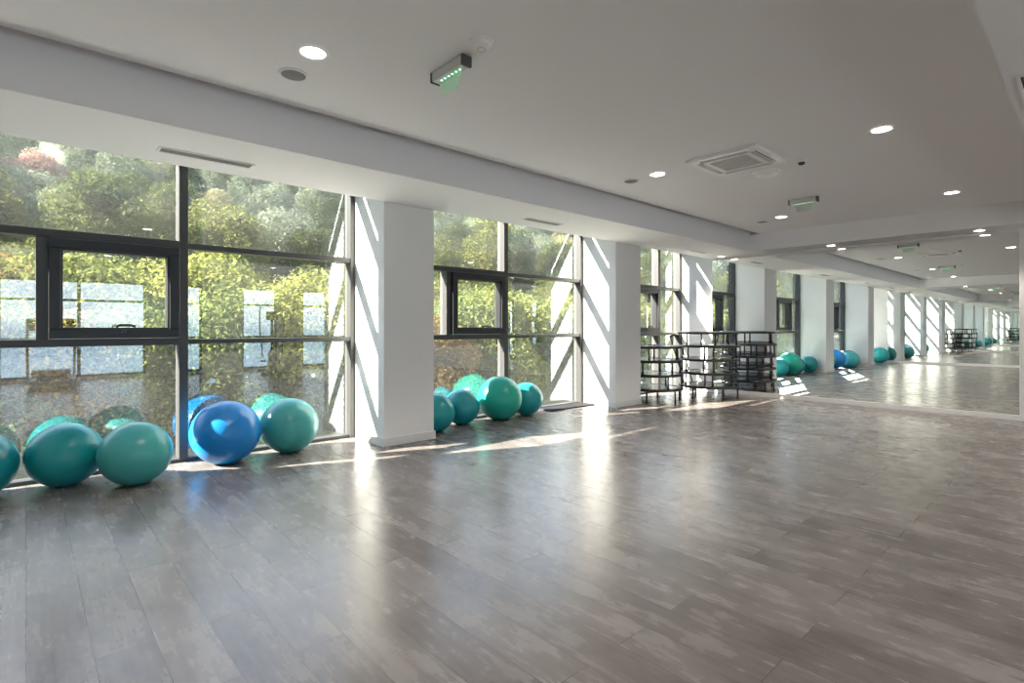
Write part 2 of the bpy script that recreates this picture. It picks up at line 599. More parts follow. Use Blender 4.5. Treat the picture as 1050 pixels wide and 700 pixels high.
def window_bay(n, x0, x1, xm, xs_, label):
    r = struct(empty('window_%d' % n, ((x0 + x1) / 2, YG, 0)), label)
    ox = -(x0 + x1) / 2

    def B(mb, a, b, y0, y1, z0, z1, bev=0.002):
        mb.box(a + ox, b + ox, y0 - YG, y1 - YG, z0, z1, bev, 1)
    hw = 0.035
    f = MB()
    j = 0.05
    B(f, x0, x0 + j, YJ, YO, 0, HR)
    B(f, x1 - j, x1, YJ, YO, 0, HR)
    f.build('jamb_frame', M['frame'], r)
    f = MB()
    B(f, x0 + j, x1 - j, YJ + 0.03, YO, 0, 0.03)
    f.build('bottom_rail', M['frame'], r)
    f = MB()
    B(f, xm - hw, xm + hw, YJ, YO, 0.03, HR)
    f.build('mullion', M['frame'], r)
    f = MB()
    B(f, x0 + j, x1 - j, YJ + 0.005, YO, Z3a, Z3b)
    B(f, x0 + j, x1 - j, YJ + 0.005, YO, 3.14, HR)
    f.build('head_rail', M['frame'], r)
    for (a, b) in ((x0 + j, xm - hw), (xm + hw, x1 - j)):
        if b - a < 0.05:
            continue
        left = a < xm - hw - 0.01
        for (z0, z1) in ((Z1a, Z1b), (Z2a, Z2b)):
            f = MB()
            thick = 0.02 if (left and xs_ is not None and z0 == Z1a) else 0.0
            B(f, a, b, YJ + (0.0 if left else 0.012), YO, z0 + 0.006 - thick * 0.3, z1 - (0.0 if left else 0.012))
            f.build('transom', M['frame'], r)
        for (z0, z1) in ((0.03, Z1a), (Z2b, Z3a), (Z3b, 3.14)):
            g = MB()
            B(g, a, b, YG, YG + 0.006, z0, z1, 0)
            g.build('pane', M['glass'], r)
        if left and xs_ is not None:
            g = MB()
            B(g, a, xs_ - 0.03, YG, YG + 0.006, Z1b, Z2a, 0)
            g.build('pane', M['glass'], r)
        else:
            g = MB()
            B(g, a, b, YG, YG + 0.006, Z1b, Z2a, 0)
            g.build('pane', M['glass'], r)
    if xs_ is not None:
        f = MB()
        B(f, xs_ - 0.035, xs_ + 0.035, YJ, YO, Z1b, Z2a)
        f.build('mullion', M['frame'], r)
        # tilting sash
        a, b = xs_ + 0.037, xm - hw - 0.002
        z0, z1 = Z1b + 0.004, Z2a - 0.002
        s = MB()
        t = 0.075
        y0, y1 = YJ - 0.045, YG + 0.02
        B(s, a, b, y0, y1, z0, z0 + t, 0.004)
        B(s, a, b, y0, y1, z1 - t, z1, 0.004)
        B(s, a, a + t, y0, y1, z0 + t, z1 - t, 0.004)
        B(s, b - t, b, y0, y1, z0 + t, z1 - t, 0.004)
        # glazing bead inside the sash
        B(s, a + t, a + t + 0.012, y0 + 0.03, y1, z0 + t, z1 - t)
        B(s, b - t - 0.012, b - t, y0 + 0.03, y1, z0 + t, z1 - t)
        B(s, a + t, b - t, y0 + 0.03, y1, z0 + t, z0 + t + 0.012)
        B(s, a + t, b - t, y0 + 0.03, y1, z1 - t - 0.012, z1 - t)
        sash = s.build('sash', M['sash'], r)
        g = MB()
        B(g, a + t + 0.012, b - t - 0.012, YG - 0.02, YG - 0.014, z0 + t + 0.012, z1 - t - 0.012, 0)
        g.build('pane', M['glass'], sash)
        xc = (a + b) / 2
        h = MB()
        B(h, xc - 0.05, xc + 0.05, y0 - 0.018, y0, z0 + t - 0.03, z0 + t - 0.004, 0.004)
        B(h, xc - 0.022, xc + 0.022, y0 - 0.05, y0 - 0.018, z0 + t - 0.028, z0 + t - 0.006, 0.004)
        h.tube([(xc + ox - 0.02, y0 - YG - 0.045, z0 + t - 0.01), (xc + ox - 0.01, y0 - YG - 0.05, z0 + t + 0.028),
                (xc + ox + 0.06, y0 - YG - 0.05, z0 + t + 0.034), (xc + ox + 0.11, y0 - YG - 0.045, z0 + t + 0.022)], 0.011, 8)
        h.build('handle', M['black_metal'], sash)
    return r


WL = ['window bay beside the opposite mirror wall', 'first window bay with a tilting sash and teal and blue balls below',
      'second window bay with a tilting sash, between the two pillars', 'third window bay behind the trampoline stacks']
for i, (a, b, m_, s_) in enumerate(BAYS):
    window_bay(i + 1, a, b, m_, s_, WL[i])

# ------------------------------------------------------------------ mirrors
def wall_mirror(x, sgn, label):
    r = empty('wall_mirror', (x, 0, 0))
    tag(r, label, 'mirror')
    MB().box(min(0, sgn * 0.006), max(0, sgn * 0.006), 0.68, YF, 0.07, 2.425).build('mirror_panel', M['mirror'], r)
    MB().box(min(0, sgn * 0.022), max(0, sgn * 0.022), 0.62, YF, 0.0, 0.07, 0.003).build('bottom_rail', M['white_trim'], r)
    MB().box(min(0, sgn * 0.014), max(0, sgn * 0.014), 0.62, YF, 2.425, 2.458, 0.003).build('top_rail', M['white_trim'], r)
    MB().box(min(0, sgn * 0.018), max(0, sgn * 0.018), 0.62, 0.68, 0.07, 2.425, 0.003).build('side_rail', M['white_trim'], r)


wall_mirror(XR, -1, 'wall-sized mirror with white bottom rail covering the end wall behind the trampolines')
wall_mirror(XL, 1, 'second wall-sized mirror on the opposite wall, seen only inside the first mirror')

# ------------------------------------------------------------------ exercise balls
def make_ball(x, y, r, mat, label, tilt=(0, 0, 0), sq=0.985):
    mb = MB()
    prof = []
    n = 56
    for i in range(n + 1):
        a = -PI / 2 + PI * i / n
        rr, zz = r * math.cos(a), r * math.sin(a)
        # fine moulded ridges round the girth
        if abs(zz) < r * 0.62:
            rr += r * 0.0022 * math.cos(zz / r * 62)
        prof.append((max(rr, 0), zz))
    mb.lathe(prof, 72)
    rot = Euler(tilt).to_matrix()
    for v in mb.bm.verts:
        v.co = rot @ v.co
        # weight: slightly flattened foot, a touch wider below the middle
        v.co.z *= sq
        if v.co.z < -r * sq * 0.972:
            v.co.z = -r * sq * 0.972
        k = 1 + 0.008 * math.cos(v.co.z / r * 1.5)
        v.co.x *= k
        v.co.y *= k
        v.co.z += r * sq * 0.972
    o = mb.build('exercise_ball', mat, None, True)
    o.location = (x, y, 0)
    tag(o, label, 'exercise ball', 'exercise balls along the windows')
    pl = MB().lathe([(0, 0), (0.013, 0), (0.013, 0.004), (0.009, 0.007), (0, 0.007)], 20)
    d = rot @ Vector((0, 0, 1))
    d = Vector((d.x, d.y, d.z * sq))
    mt = d.to_track_quat('Z', 'Y').to_matrix()
    for v in pl.bm.verts:
        v.co = mt @ v.co + d * r * 0.998 + Vector((0, 0, r * sq * 0.972))
    pl.build('valve_plug', M['plug'], o)
    return o


make_ball(-0.275, 5.27, 0.243, M['teal_deep'], 'deep teal exercise ball cut off at the left end of the row', (1.4, 0.3, 0))
make_ball(0.222, 5.295, 0.240, M['teal'], 'dark teal exercise ball between the cut-off ball and the paler teal one', (-1.4, 0.6, 0))
make_ball(0.625, 4.975, 0.242, M['teal_pale'], 'pale teal exercise ball nearest the camera, left of the window mullion', (-1.2, -0.5, 0))
make_ball(1.31, 5.20, 0.281, M['blue'], 'large blue exercise ball in front of the first window bay', (-1.3, 0.4, 0))
make_ball(1.885, 5.265, 0.263, M['teal_pale'], 'pale teal exercise ball touching the right side of the blue ball', (-1.5, -0.3, 0))
make_ball(3.50, 5.16, 0.222, M['teal'], 'teal exercise ball half hidden behind the nearer white pillar', (-1.4, 0.3, 0))
make_ball(3.995, 5.315, 0.221, M['teal_deep'], 'small deep teal exercise ball left of the big green ball', (-1.3, 0.7, 0))
make_ball(4.565, 5.25, 0.288, M['sea_green'], 'big sea green exercise ball in the second window bay', (-1.4, -0.2, 0))
make_ball(5.095, 5.30, 0.226, M['teal'], 'small teal exercise ball right of the big green ball', (-1.2, 0.2, 0))
make_ball(-2.40, 4.95, 0.27, M['teal'], 'teal exercise ball by the opposite wall, seen only in the mirror', (-1.4, 0, 0))

# ------------------------------------------------------------------ floor mat
fm = empty('floor_mat', (6.05, 5.36, 0), -0.02)
tag(fm, 'flat charcoal floor mat lying below the second window, right of the balls', 'mat')
MB().box(-0.54, 0.54, -0.135, 0.12, 0.0, 0.022, 0.006, 3).build('mat_body', M['floor_mat'], fm)
rb = MB()
for i in range(13):
    rb.box(-0.51 + i * 0.08, -0.47 + i * 0.08, -0.12, 0.105, 0.022, 0.026, 0.0015, 1)
rb.build('ribbed_top', M['rubber'], fm)

# ------------------------------------------------------------------ mini trampolines
def make_trampoline(R=0.49, leg=0.205):
    root = empty('mini_trampoline')
    mb = MB()
    rt = 0.021
    mb.lathe([(R - 0.016 + rt * math.cos(2 * PI * k / 12), leg + rt * math.sin(2 * PI * k / 12)) for k in range(12)], 64, closed=True)
    mb.build('rim', M['black_metal'], root, True)
    mb = MB()
    mb.lathe([(0, leg + 0.004), (R - 0.10, leg + 0.006), (R - 0.10, leg + 0.012), (0, leg + 0.010)], 64)
    mb.build('jumping_mat', M['mat_black'], root, True)
    mb = MB()
    mb.lathe([(R - 0.105, leg + 0.008), (R - 0.070, leg + 0.017), (R - 0.030, leg + 0.017), (R - 0.026, leg + 0.010), (R - 0.030, leg + 0.004), (R - 0.104, leg + 0.003)], 64, closed=True)
    mb.build('edge_pad', M['pad_black'], root, True)
    for k in range(6):
        a = 2 * PI * k / 6
        c, s = math.cos(a), math.sin(a)
        lg = MB()
        lg.tube([((R - 0.035) * c, (R - 0.035) * s, leg + 0.002), ((R - 0.03) * c, (R - 0.03) * s, leg * 0.5), ((R - 0.028) * c, (R - 0.028) * s, 0.012)], 0.0142, 10)
        lo = lg.build('leg', M['black_metal'], root, True)
        fc = MB().lathe([(0, 0), (0.016, 0), (0.018, 0.004), (0.017, 0.034), (0.0128, 0.036), (0, 0.036)], 14, ((R - 0.028) * c, (R - 0.028) * s, 0))
        fc.build('foot_cap', M['rubber'], lo, True)
    return root


tr0 = make_trampoline()
first = True
NTH = ['bottom one of', 'second from the floor in', 'third from the floor in', 'fourth from the floor in', 'topmost of']


def stack(cx, cyy, n, pitch, seed, where, group):
    global first
    rg = random.Random(seed)
    for i in range(n):
        o = tr0 if first else copy_tree(tr0)
        first = False
        o.location = (cx + rg.uniform(-0.012, 0.012), cyy + rg.uniform(-0.012, 0.012), i * pitch)
        o.rotation_euler = (0, 0, rg.uniform(0, PI / 3))
        nth = NTH[4] if i == n - 1 else NTH[i]
        tag(o, 'black mini trampoline, ' + nth + ' ' + where, 'trampoline', group)


stack(7.635, 4.945, 4, 0.2245, 3, 'the lower stack beside the pillar', 'trampolines in the lower stack')
stack(8.66, 4.50, 5, 0.2245, 11, 'the taller stack against the mirror', 'trampolines in the taller stack')

# slanted frame leaning behind the taller stack
lb = empty('handlebar_frame', (9.27, 5.10, 0))
tag(lb, 'slanted black handlebar frame leaning behind the taller trampoline stack', 'handlebar')
A, Bp = Vector((0.05, 0.02, 0.014)), Vector((-0.60, -0.03, 1.03))
MB().tube([A, A.lerp(Bp, 0.5), Bp], 0.014, 10).build('pole', M['black_metal'], lb, True)
off_ = Vector((-0.01, 0.17, 0))
MB().tube([A + off_, (A + off_).lerp(Bp + off_, 0.5), Bp + off_], 0.014, 10).build('pole', M['black_metal'], lb, True)
MB().tube([Bp, Bp + off_ * 0.5 + Vector((-0.01, 0, 0.03)), Bp + off_], 0.017, 10).build('grip', M['rubber'], lb, True)

# ------------------------------------------------------------------ window stickers
for i, (x, z, lab) in enumerate(((0.615, 0.667, 'round white sticker low on the glass above the palest teal ball'), (1.283, 0.70, 'round white sticker on the glass above the blue ball'),
                                 (2.23, 0.695, 'round white sticker on the glass beside the nearer white pillar'), (6.056, 0.741, 'round white sticker on the glass above the floor mat'))):
    mb = MB().lathe([(0, 0), (0.021, 0), (0.022, 0.0015), (0.019, 0.003), (0, 0.0035)], 28)
    for v in mb.bm.verts:
        v.co = Vector((v.co.x, -v.co.z, v.co.y))
    o = mb.build('window_sticker', M['sticker'], None, True)
    o.location = (x, YG - 0.0001, z)
    tag(o, lab, 'sticker', 'white stickers on the window glass')

# ------------------------------------------------------------------ ceiling fittings
def make_downlight():
    r = empty('ceiling_downlight')
    MB().lathe([(0.078, -0.002), (0.098, -0.002), (0.100, -0.006), (0.096, -0.011), (0.080, -0.008)], 40, closed=True).build('trim_ring', M['plastic_white'], r, True)
    MB().lathe([(0, -0.003), (0.079, -0.003), (0.079, -0.006), (0, -0.007)], 40).build('lens', M['lens'], r, True)
    ld = bpy.data.lights.new('lamp', 'SPOT')
    ld.energy = LAMP_POWER
    ld.color = (1.0, 0.93, 0.82)
    ld.spot_size = math.radians(118)
    ld.spot_blend = 0.6
    ld.shadow_soft_size = 0.06
    lo = bpy.data.objects.new('lamp', ld)
    COL.objects.link(lo)
    lo.parent = r
    lo.location = (0, 0, -0.075)
    return r


dl = make_downlight()
DL = [((1.18, 2.938), 'lit round ceiling downlight nearest the camera, beside the larger grey ceiling disc'),
      ((4.66, 2.962), 'lit round ceiling downlight on the window side of the ceiling cassette'),
      ((7.74, 2.957), 'lit round ceiling downlight in front of the corner of the two beams'),
      ((4.883, 1.126), 'lit round ceiling downlight right of the ceiling cassette, away from the windows'),
      ((7.767, 1.119), 'lit round ceiling downlight before the beam over the mirror, away from the windows'),
      ((1.4, 1.12), 'lit round ceiling downlight above the camera'),
      ((-1.9, 2.95), 'lit round ceiling downlight near the opposite mirror on the window side'),
      ((-1.9, 1.12), 'lit round ceiling downlight near the opposite mirror away from the windows'),
      ((1.3, -1.4), 'unseen fill downlight added behind the camera'), ((4.7, -1.4), 'unseen fill downlight added behind the camera'),  # unseen lamps from here, added to light the rear of the room
      ((7.8, -1.4), 'unseen fill downlight added behind the camera'), ((-1.9, -1.4), 'unseen fill downlight added behind the camera'),  # unseen too, added to light the rear of the room
      ((1.3, -3.2), 'unseen fill downlight added beside the back windows'), ((4.7, -3.2), 'unseen fill downlight added beside the back windows'),  # second unseen row, also added only for its light
      ((7.8, -3.2), 'unseen fill downlight added beside the back windows'),
      ((9.16, 2.77), 'lit small downlight under the beam over the mirror, on the window side'), ((9.16, 1.04), 'lit small downlight under the beam over the mirror, away from the windows'),
      ((9.15, 4.52), 'lit small downlight in the soffit above the taller trampoline stack'),
      ((-2.62, 2.77), 'lit small downlight under the beam over the opposite mirror, on the window side'), ((-2.62, 1.04), 'lit small downlight under the beam over the opposite mirror, away from the windows')]
for i, ((x, y), lab) in enumerate(DL):
    o = dl if i == 0 else copy_tree(dl)
    o.location = (x, y, HS if (x > 8.9 or x < -2.4) else HC)
    if x > 8.9 or x < -2.4:
        o.scale = (0.66, 0.66, 1)
    else:
        o.scale = (0.82, 0.82, 1)
    tag(o, lab, 'downlight', 'added fill downlights behind the camera' if y < 0 and y > -2 else 'added fill downlights beside the back windows' if y < -2 else 'round ceiling downlights')


def make_speaker():
    r = empty('ceiling_speaker')
    MB().lathe([(0.082, -0.001), (0.102, -0.001), (0.104, -0.005), (0.098, -0.011), (0.084, -0.009)], 40, closed=True).build('trim_ring', M['plastic_white'], r, True)
    MB().lathe([(0, -0.003), (0.083, -0.003), (0.083, -0.008), (0.05, -0.011), (0, -0.012)], 40).build('grille', M['speaker_grille'], r, True)
    return r


sp = make_speaker()
for i, (x, y, lab) in enumerate(((1.197, 3.278, 'round grey ceiling speaker beside the nearest lit downlight'), (4.67, 3.285, 'round grey ceiling speaker left of the downlight by the window beam'),
                                 (7.892, 3.274, 'small-looking round grey ceiling speaker near the far corner of the beams'))):
    o = sp if i == 0 else copy_tree(sp)
    o.location = (x, y, HC)
    o.scale = (0.84, 0.84, 1)
    tag(o, lab, 'speaker', 'round ceiling speakers')

sd = empty('smoke_detector', (1.80, 2.22, HC))
tag(sd, 'white domed smoke detector beside the nearer emergency light', 'smoke detector')
MB().lathe([(0, -0.001), (0.062, -0.001), (0.062, -0.012), (0.055, -0.016), (0, -0.016)], 36).build('base', M['plastic_white'], sd, True)
MB().lathe([(0, -0.016), (0.052, -0.016), (0.050, -0.030), (0.036, -0.044), (0.018, -0.048), (0, -0.048)], 36).build('dome', M['plastic_white'], sd, True)
MB().lathe([(0.022, -0.0472), (0.024, -0.0472), (0.024, -0.049), (0.022, -0.049)], 24, closed=True).build('indicator_ring', M['plastic_grey'], sd)

sd2 = empty('smoke_detector', (5.40, 2.20, HC))
tag(sd2, 'wide flat white ceiling disc close beside the ceiling cassette', 'smoke detector')
MB().lathe([(0, -0.001), (0.13, -0.001), (0.132, -0.006), (0.120, -0.022), (0, -0.022)], 40).build('base', M['plastic_white'], sd2, True)
MB().lathe([(0, -0.022), (0.095, -0.022), (0.088, -0.038), (0.05, -0.045), (0, -0.046)], 40).build('dome', M['plastic_white'], sd2, True)

sd3 = empty('motion_sensor', (5.253, 1.83, HC))
tag(sd3, 'small ceiling sensor with dark underside beyond the cassette', 'sensor')
MB().lathe([(0, -0.001), (0.045, -0.001), (0.045, -0.018), (0.036, -0.024), (0, -0.024)], 30).build('base', M['plastic_white'], sd3, True)
MB().lathe([(0, -0.024), (0.030, -0.024), (0.026, -0.040), (0.012, -0.046), (0, -0.046)], 30).build('lens', M['dark_slot'], sd3, True)


def emergency_light(x, y, lab, plate):
    r = empty('emergency_light', (x, y, HC))
    tag(r, lab, 'emergency light', 'green emergency lights on the ceiling')
    MB().box(-0.03, 0.03, -0.145, 0.145, -0.062, -0.006, 0.006, 2).build('body', M['lamp_body'], r)
    MB().box(-0.034, 0.034, -0.165, -0.145, -0.066, -0.004, 0.005, 2).build('end_cap', M['lamp_cap'], r)
    MB().box(-0.034, 0.034, 0.145, 0.160, -0.066, -0.004, 0.005, 2).build('end_cap', M['lamp_cap'], r)
    MB().box(-0.012, 0.012, -0.10, -0.08, -0.008, 0.0).box(-0.012, 0.012, 0.08, 0.10, -0.008, 0.0).build('ceiling_clip', M['plastic_grey'], r)
    mb = MB()
    for i in range(6):
        yy = -0.095 + i * 0.036
        mb.box(-0.006, 0.006, yy - 0.0045, yy + 0.0045, -0.065, -0.062)
    mb.build('led_strip', M['led'], r)
    pl = MB()
    v = [pl.bm.verts.new(p) for p in ((-0.003, -0.11, -0.066), (-0.003, 0.10, -0.066), (-0.003, 0.07, -0.155), (-0.003, -0.07, -0.155),
                                      (0.003, -0.11, -0.066), (0.003, 0.10, -0.066), (0.003, 0.07, -0.155), (0.003, -0.07, -0.155))]
    for f in ((0, 1, 2, 3), (7, 6, 5, 4), (0, 4, 5, 1), (1, 5, 6, 2), (2, 6, 7, 3), (3, 7, 4, 0)):
        pl.bm.faces.new([v[k] for k in f])
    pl.build('acrylic_plate', plate, r)
    return r


emergency_light(1.829, 2.545, 'grey emergency light with green glowing plate, nearer one beside the smoke detector', M['acrylic'])
emergency_light(6.82, 2.357, 'grey emergency light with faint green plate, farther one beyond the ceiling cassette', M['acrylic_faint'])

# ceiling cassette
ac = empty('ceiling_cassette', (4.81, 2.235, HC))
tag(ac, 'square white ceiling air conditioning cassette with grey centre grille', 'air conditioner')
mb = MB()
hw, zt, zb = 0.325, -0.002, -0.030
mb.box(-hw, hw, -hw, -0.27, zb, zt, 0.006, 2).box(-hw, hw, 0.27, hw, zb, zt, 0.006, 2)
mb.box(-hw, -0.27, -0.27, 0.27, zb, zt).box(0.27, hw, -0.27, 0.27, zb, zt)
mb.box(-0.22, 0.22, -0.22, -0.175, zb, zt).box(-0.22, 0.22, 0.175, 0.22, zb, zt).box(-0.22, -0.175, -0.175, 0.175, zb, zt).box(0.175, 0.22, -0.175, 0.175, zb, zt)
for sx_ in (-1, 1):
    for sy_ in (-1, 1):
        mb.box(min(sx_ * 0.22, sx_ * 0.27), max(sx_ * 0.22, sx_ * 0.27), min(sy_ * 0.22, sy_ * 0.27), max(sy_ * 0.22, sy_ * 0.27), zb, zt)
mb.build('panel', M['plastic_white'], ac)
mb = MB().box(-0.175, 0.175, -0.175, 0.175, -0.022, -0.012)
for i in range(17):
    q = -0.168 + i * 0.021
    mb.box(-0.172, 0.172, q - 0.004, q + 0.004, -0.028, -0.022)
mb.build('intake_grille', M['grille'], ac)
mb = MB().box(-0.268, 0.268, -0.268, 0.268, -0.010, -0.004)
mb.build('air_slot', M['dark_slot'], ac)
for k in range(4):
    v_ = MB().box(-0.205, 0.205, 0.240, 0.252, -0.026, -0.020, 0.002, 1)
    for vv in v_.bm.verts:
        vv.co = Matrix.Rotation(k * PI / 2, 3, 'Z') @ vv.co
    v_.build('louvre_flap', M['plastic_grey'] if k % 2 else M['plastic_white'], ac)


def linear_vent(x, y, lab, L=0.60, z=HS, rz=0.0):
    r = empty('linear_vent', (x, y, z), rz)
    tag(r, lab, 'air vent', 'linear air vents')
    a = L / 2
    w = 0.066
    mb = MB()
    mb.box(-a, a, -w, -w + 0.016, -0.008, -0.001, 0.002, 1).box(-a, a, w - 0.016, w, -0.008, -0.001, 0.002, 1)
    mb.box(-a, -a + 0.016, -w + 0.016, w - 0.016, -0.008, -0.001).box(a - 0.016, a, -w + 0.016, w - 0.016, -0.008, -0.001)
    mb.build('frame', M['plastic_white'], r)
    MB().box(-a + 0.016, a - 0.016, -w + 0.016, w - 0.016, -0.003, -0.001).build('backing', M['dark_slot'], r)
    for k in range(4):
        q = -0.0345 + k * 0.023
        s = MB().box(-a + 0.016, a - 0.016, q - 0.004, q + 0.004, -0.007, -0.003)
        s.build('slat', M['plastic_grey'], r)


linear_vent(1.00, 4.46, 'long slotted air vent in the soffit above the first window bay', 0.63)
linear_vent(4.555, 4.46, 'slotted air vent in the soffit above the second window bay')
linear_vent(8.30, 4.49, 'slotted air vent in the soffit above the trampoline stacks', 0.52)
linear_vent(-1.6, 4.46, 'slotted air vent in the soffit beyond the cut-off teal ball, seen in the mirror')
linear_vent(3.98, 0.215, 'slotted air vent under the beam at the edge of view', 0.62)


# ------------------------------------------------------------------ fitness machines by the back windows (seen as reflections in the glass)
def elliptical(x, y, rz, lab):
    r = empty('elliptical_trainer', (x, y, 0), rz)
    tag(r, lab, 'fitness machine')
    MB().box(-0.75, 0.75, -0.05, 0.05, 0.03, 0.10, 0.01).box(-0.75, -0.68, -0.28, 0.28, 0, 0.07, 0.01).box(0.68, 0.75, -0.28, 0.28, 0, 0.07, 0.01).build('base', M['black_metal'], r)
    mb = MB().lathe([(0, -0.09), (0.22, -0.09), (0.25, -0.06), (0.25, 0.06), (0.22, 0.09), (0, 0.09)], 40)
    for v in mb.bm.verts:
        v.co = Vector((v.co.x + 0.45, v.co.z, v.co.y + 0.36))
    mb.build('flywheel_housing', M['plastic_grey'], r, True)
    MB().tube([(0.45, 0, 0.5), (0.36, 0, 1.1), (0.34, 0, 1.42)], [0.04, 0.035, 0.03]).build('column', M['black_metal'], r, True)
    MB().box(0.30, 0.38, -0.14, 0.14, 1.38, 1.60, 0.02).build('console', M['black_metal'], r)
    for s in (-1, 1):
        MB().tube([(0.40, s * 0.22, 0.45), (0.30, s * 0.27, 1.0), (0.36, s * 0.29, 1.35), (0.22, s * 0.28, 1.55), (0.26, s * 0.26, 1.72)], 0.018, 10).build('handle', M['black_metal'], r, True)
        MB().box(-0.42, -0.05, s * 0.17 - 0.07, s * 0.17 + 0.07, 0.24 + s * 0.05, 0.27 + s * 0.05, 0.01).tube([(-0.2, s * 0.17, 0.24 + s * 0.05), (0.40, s * 0.17, 0.33)], 0.02, 8).build('pedal', M['rubber'], r)


def treadmill(x, y, rz, lab):
    r = empty('treadmill', (x, y, 0), rz)
    tag(r, lab, 'fitness machine')
    MB().box(-0.85, 0.70, -0.36, 0.36, 0.03, 0.17, 0.02).box(-0.80, -0.70, -0.3, -0.2, 0, 0.03).box(0.5, 0.6, -0.3, -0.2, 0, 0.03).box(-0.80, -0.70, 0.2, 0.3, 0, 0.03).box(0.5, 0.6, 0.2, 0.3, 0, 0.03).build('deck', M['plastic_grey'], r)
    MB().box(-0.83, 0.45, -0.25, 0.25, 0.17, 0.176).build('belt', M['rubber'], r)
    MB().box(0.42, 0.75, -0.32, 0.32, 0.17, 0.30, 0.04, 3).build('motor_hood', M['plastic_grey'], r)
    for s in (-1, 1):
        MB().tube([(0.55, s * 0.37, 0.1), (0.45, s * 0.38, 0.8), (0.40, s * 0.38, 1.15), (0.30, s * 0.38, 1.20), (-0.15, s * 0.38, 1.10), (-0.2, s * 0.38, 1.0)], 0.025, 10).build('handrail', M['lamp_body'], r, True)
    MB().box(0.34, 0.46, -0.40, 0.40, 1.12, 1.38, 0.03, 3).build('console', M['black_metal'], r)


elliptical(4.75, -3.5, PI / 2 + 0.25, 'elliptical trainer with tall black handles behind the camera, seen reflected in the window glass')
treadmill(0.4, -3.3, -PI / 2, 'treadmill with grey handrails behind the camera, seen reflected in the window glass')


# ------------------------------------------------------------------ outside: hillside, shrubs and trees
def hz(x, y):
    """height of the ground outside: a bank at the foot, then the hillside"""
    base = -0.30 - 0.30 * max(0.0, min(7.6 - y, 0.5)) / 0.5 + 0.11 * max(0.0, min(y - 7.6, 12.0)) + 0.345 * max(0.0, y - 24.0)
    return base + (0.5 * math.sin(x * 0.13 + y * 0.1) + 0.3 * math.sin(x * 0.31 - y * 0.23)) * min(1, max(0, y - 16) / 8)


bm = bmesh.new()
gx, gy = 90, 48
grid = []
for j in range(gy):
    y = YO + 0.12 + (112 - YO) * (j / (gy - 1)) ** 1.5
    row = []
    for i in range(gx):
        x = -80 + 250 * i / (gx - 1)
        row.append(bm.verts.new((x, y, hz(x, y))))
    grid.append(row)
for j in range(gy - 1):
    for i in range(gx - 1):
        bm.faces.new((grid[j][i], grid[j][i + 1], grid[j + 1][i + 1], grid[j + 1][i]))
mb = MB()
mb.bm.free()
mb.bm = bm
struct(mb.build('hillside', M['ground'], None, True), 'hillside rising outside the windows')
struct(MB().box(XL - 6, XR + 8, YO + 0.04, 7.1, -0.75, -0.46).build('ground_bounce_strip', M['bounce']), 'pale gravel strip added unseen outside the windows to throw light up')  # sunk out of view, added to bounce sun onto soffit and ceiling

LEAF = {
    'yellow_green': leaf_mat('yellow_green_leaves', [(0.039, 0.050, 0.014), (0.108, 0.116, 0.035), (0.227, 0.220, 0.071)], 0.35),
    'olive': leaf_mat('olive_leaves', [(0.020, 0.029, 0.010), (0.057, 0.071, 0.024), (0.137, 0.149, 0.051)], 0.33),
    'dark': leaf_mat('dark_green_leaves', [(0.012, 0.019, 0.008), (0.031, 0.045, 0.018), (0.086, 0.108, 0.040)], 0.3),
    'russet': leaf_mat('russet_leaves', [(0.034, 0.023, 0.010), (0.114, 0.071, 0.026), (0.240, 0.165, 0.051)], 0.35),
    'sage': leaf_mat('sage_haze_leaves', [(0.068, 0.085, 0.058), (0.136, 0.160, 0.105), (0.245, 0.265, 0.184)], 0.33),  # distance haze painted into the leaf colour of far trees
    'straw': leaf_mat('straw_haze_leaves', [(0.136, 0.122, 0.065), (0.258, 0.238, 0.136), (0.394, 0.367, 0.231)], 0.35),  # paleness here is haze put into the colour as well
    'rose': leaf_mat('rose_leaves', [(0.177, 0.088, 0.068), (0.313, 0.184, 0.150), (0.408, 0.286, 0.238)], 0.35),
}


# shrubs by the glass: more translucent, with light painted into the paler leaf colours
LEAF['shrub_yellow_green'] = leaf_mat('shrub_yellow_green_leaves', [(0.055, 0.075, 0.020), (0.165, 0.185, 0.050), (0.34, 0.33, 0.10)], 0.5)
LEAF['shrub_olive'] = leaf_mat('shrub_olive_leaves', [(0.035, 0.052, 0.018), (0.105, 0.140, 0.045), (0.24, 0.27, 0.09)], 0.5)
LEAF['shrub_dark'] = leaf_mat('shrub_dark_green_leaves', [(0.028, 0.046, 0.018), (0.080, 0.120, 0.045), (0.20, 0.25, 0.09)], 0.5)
LEAF['shrub_russet'] = leaf_mat('shrub_russet_leaves', [(0.060, 0.045, 0.018), (0.22, 0.14, 0.045), (0.44, 0.31, 0.09)], 0.5)


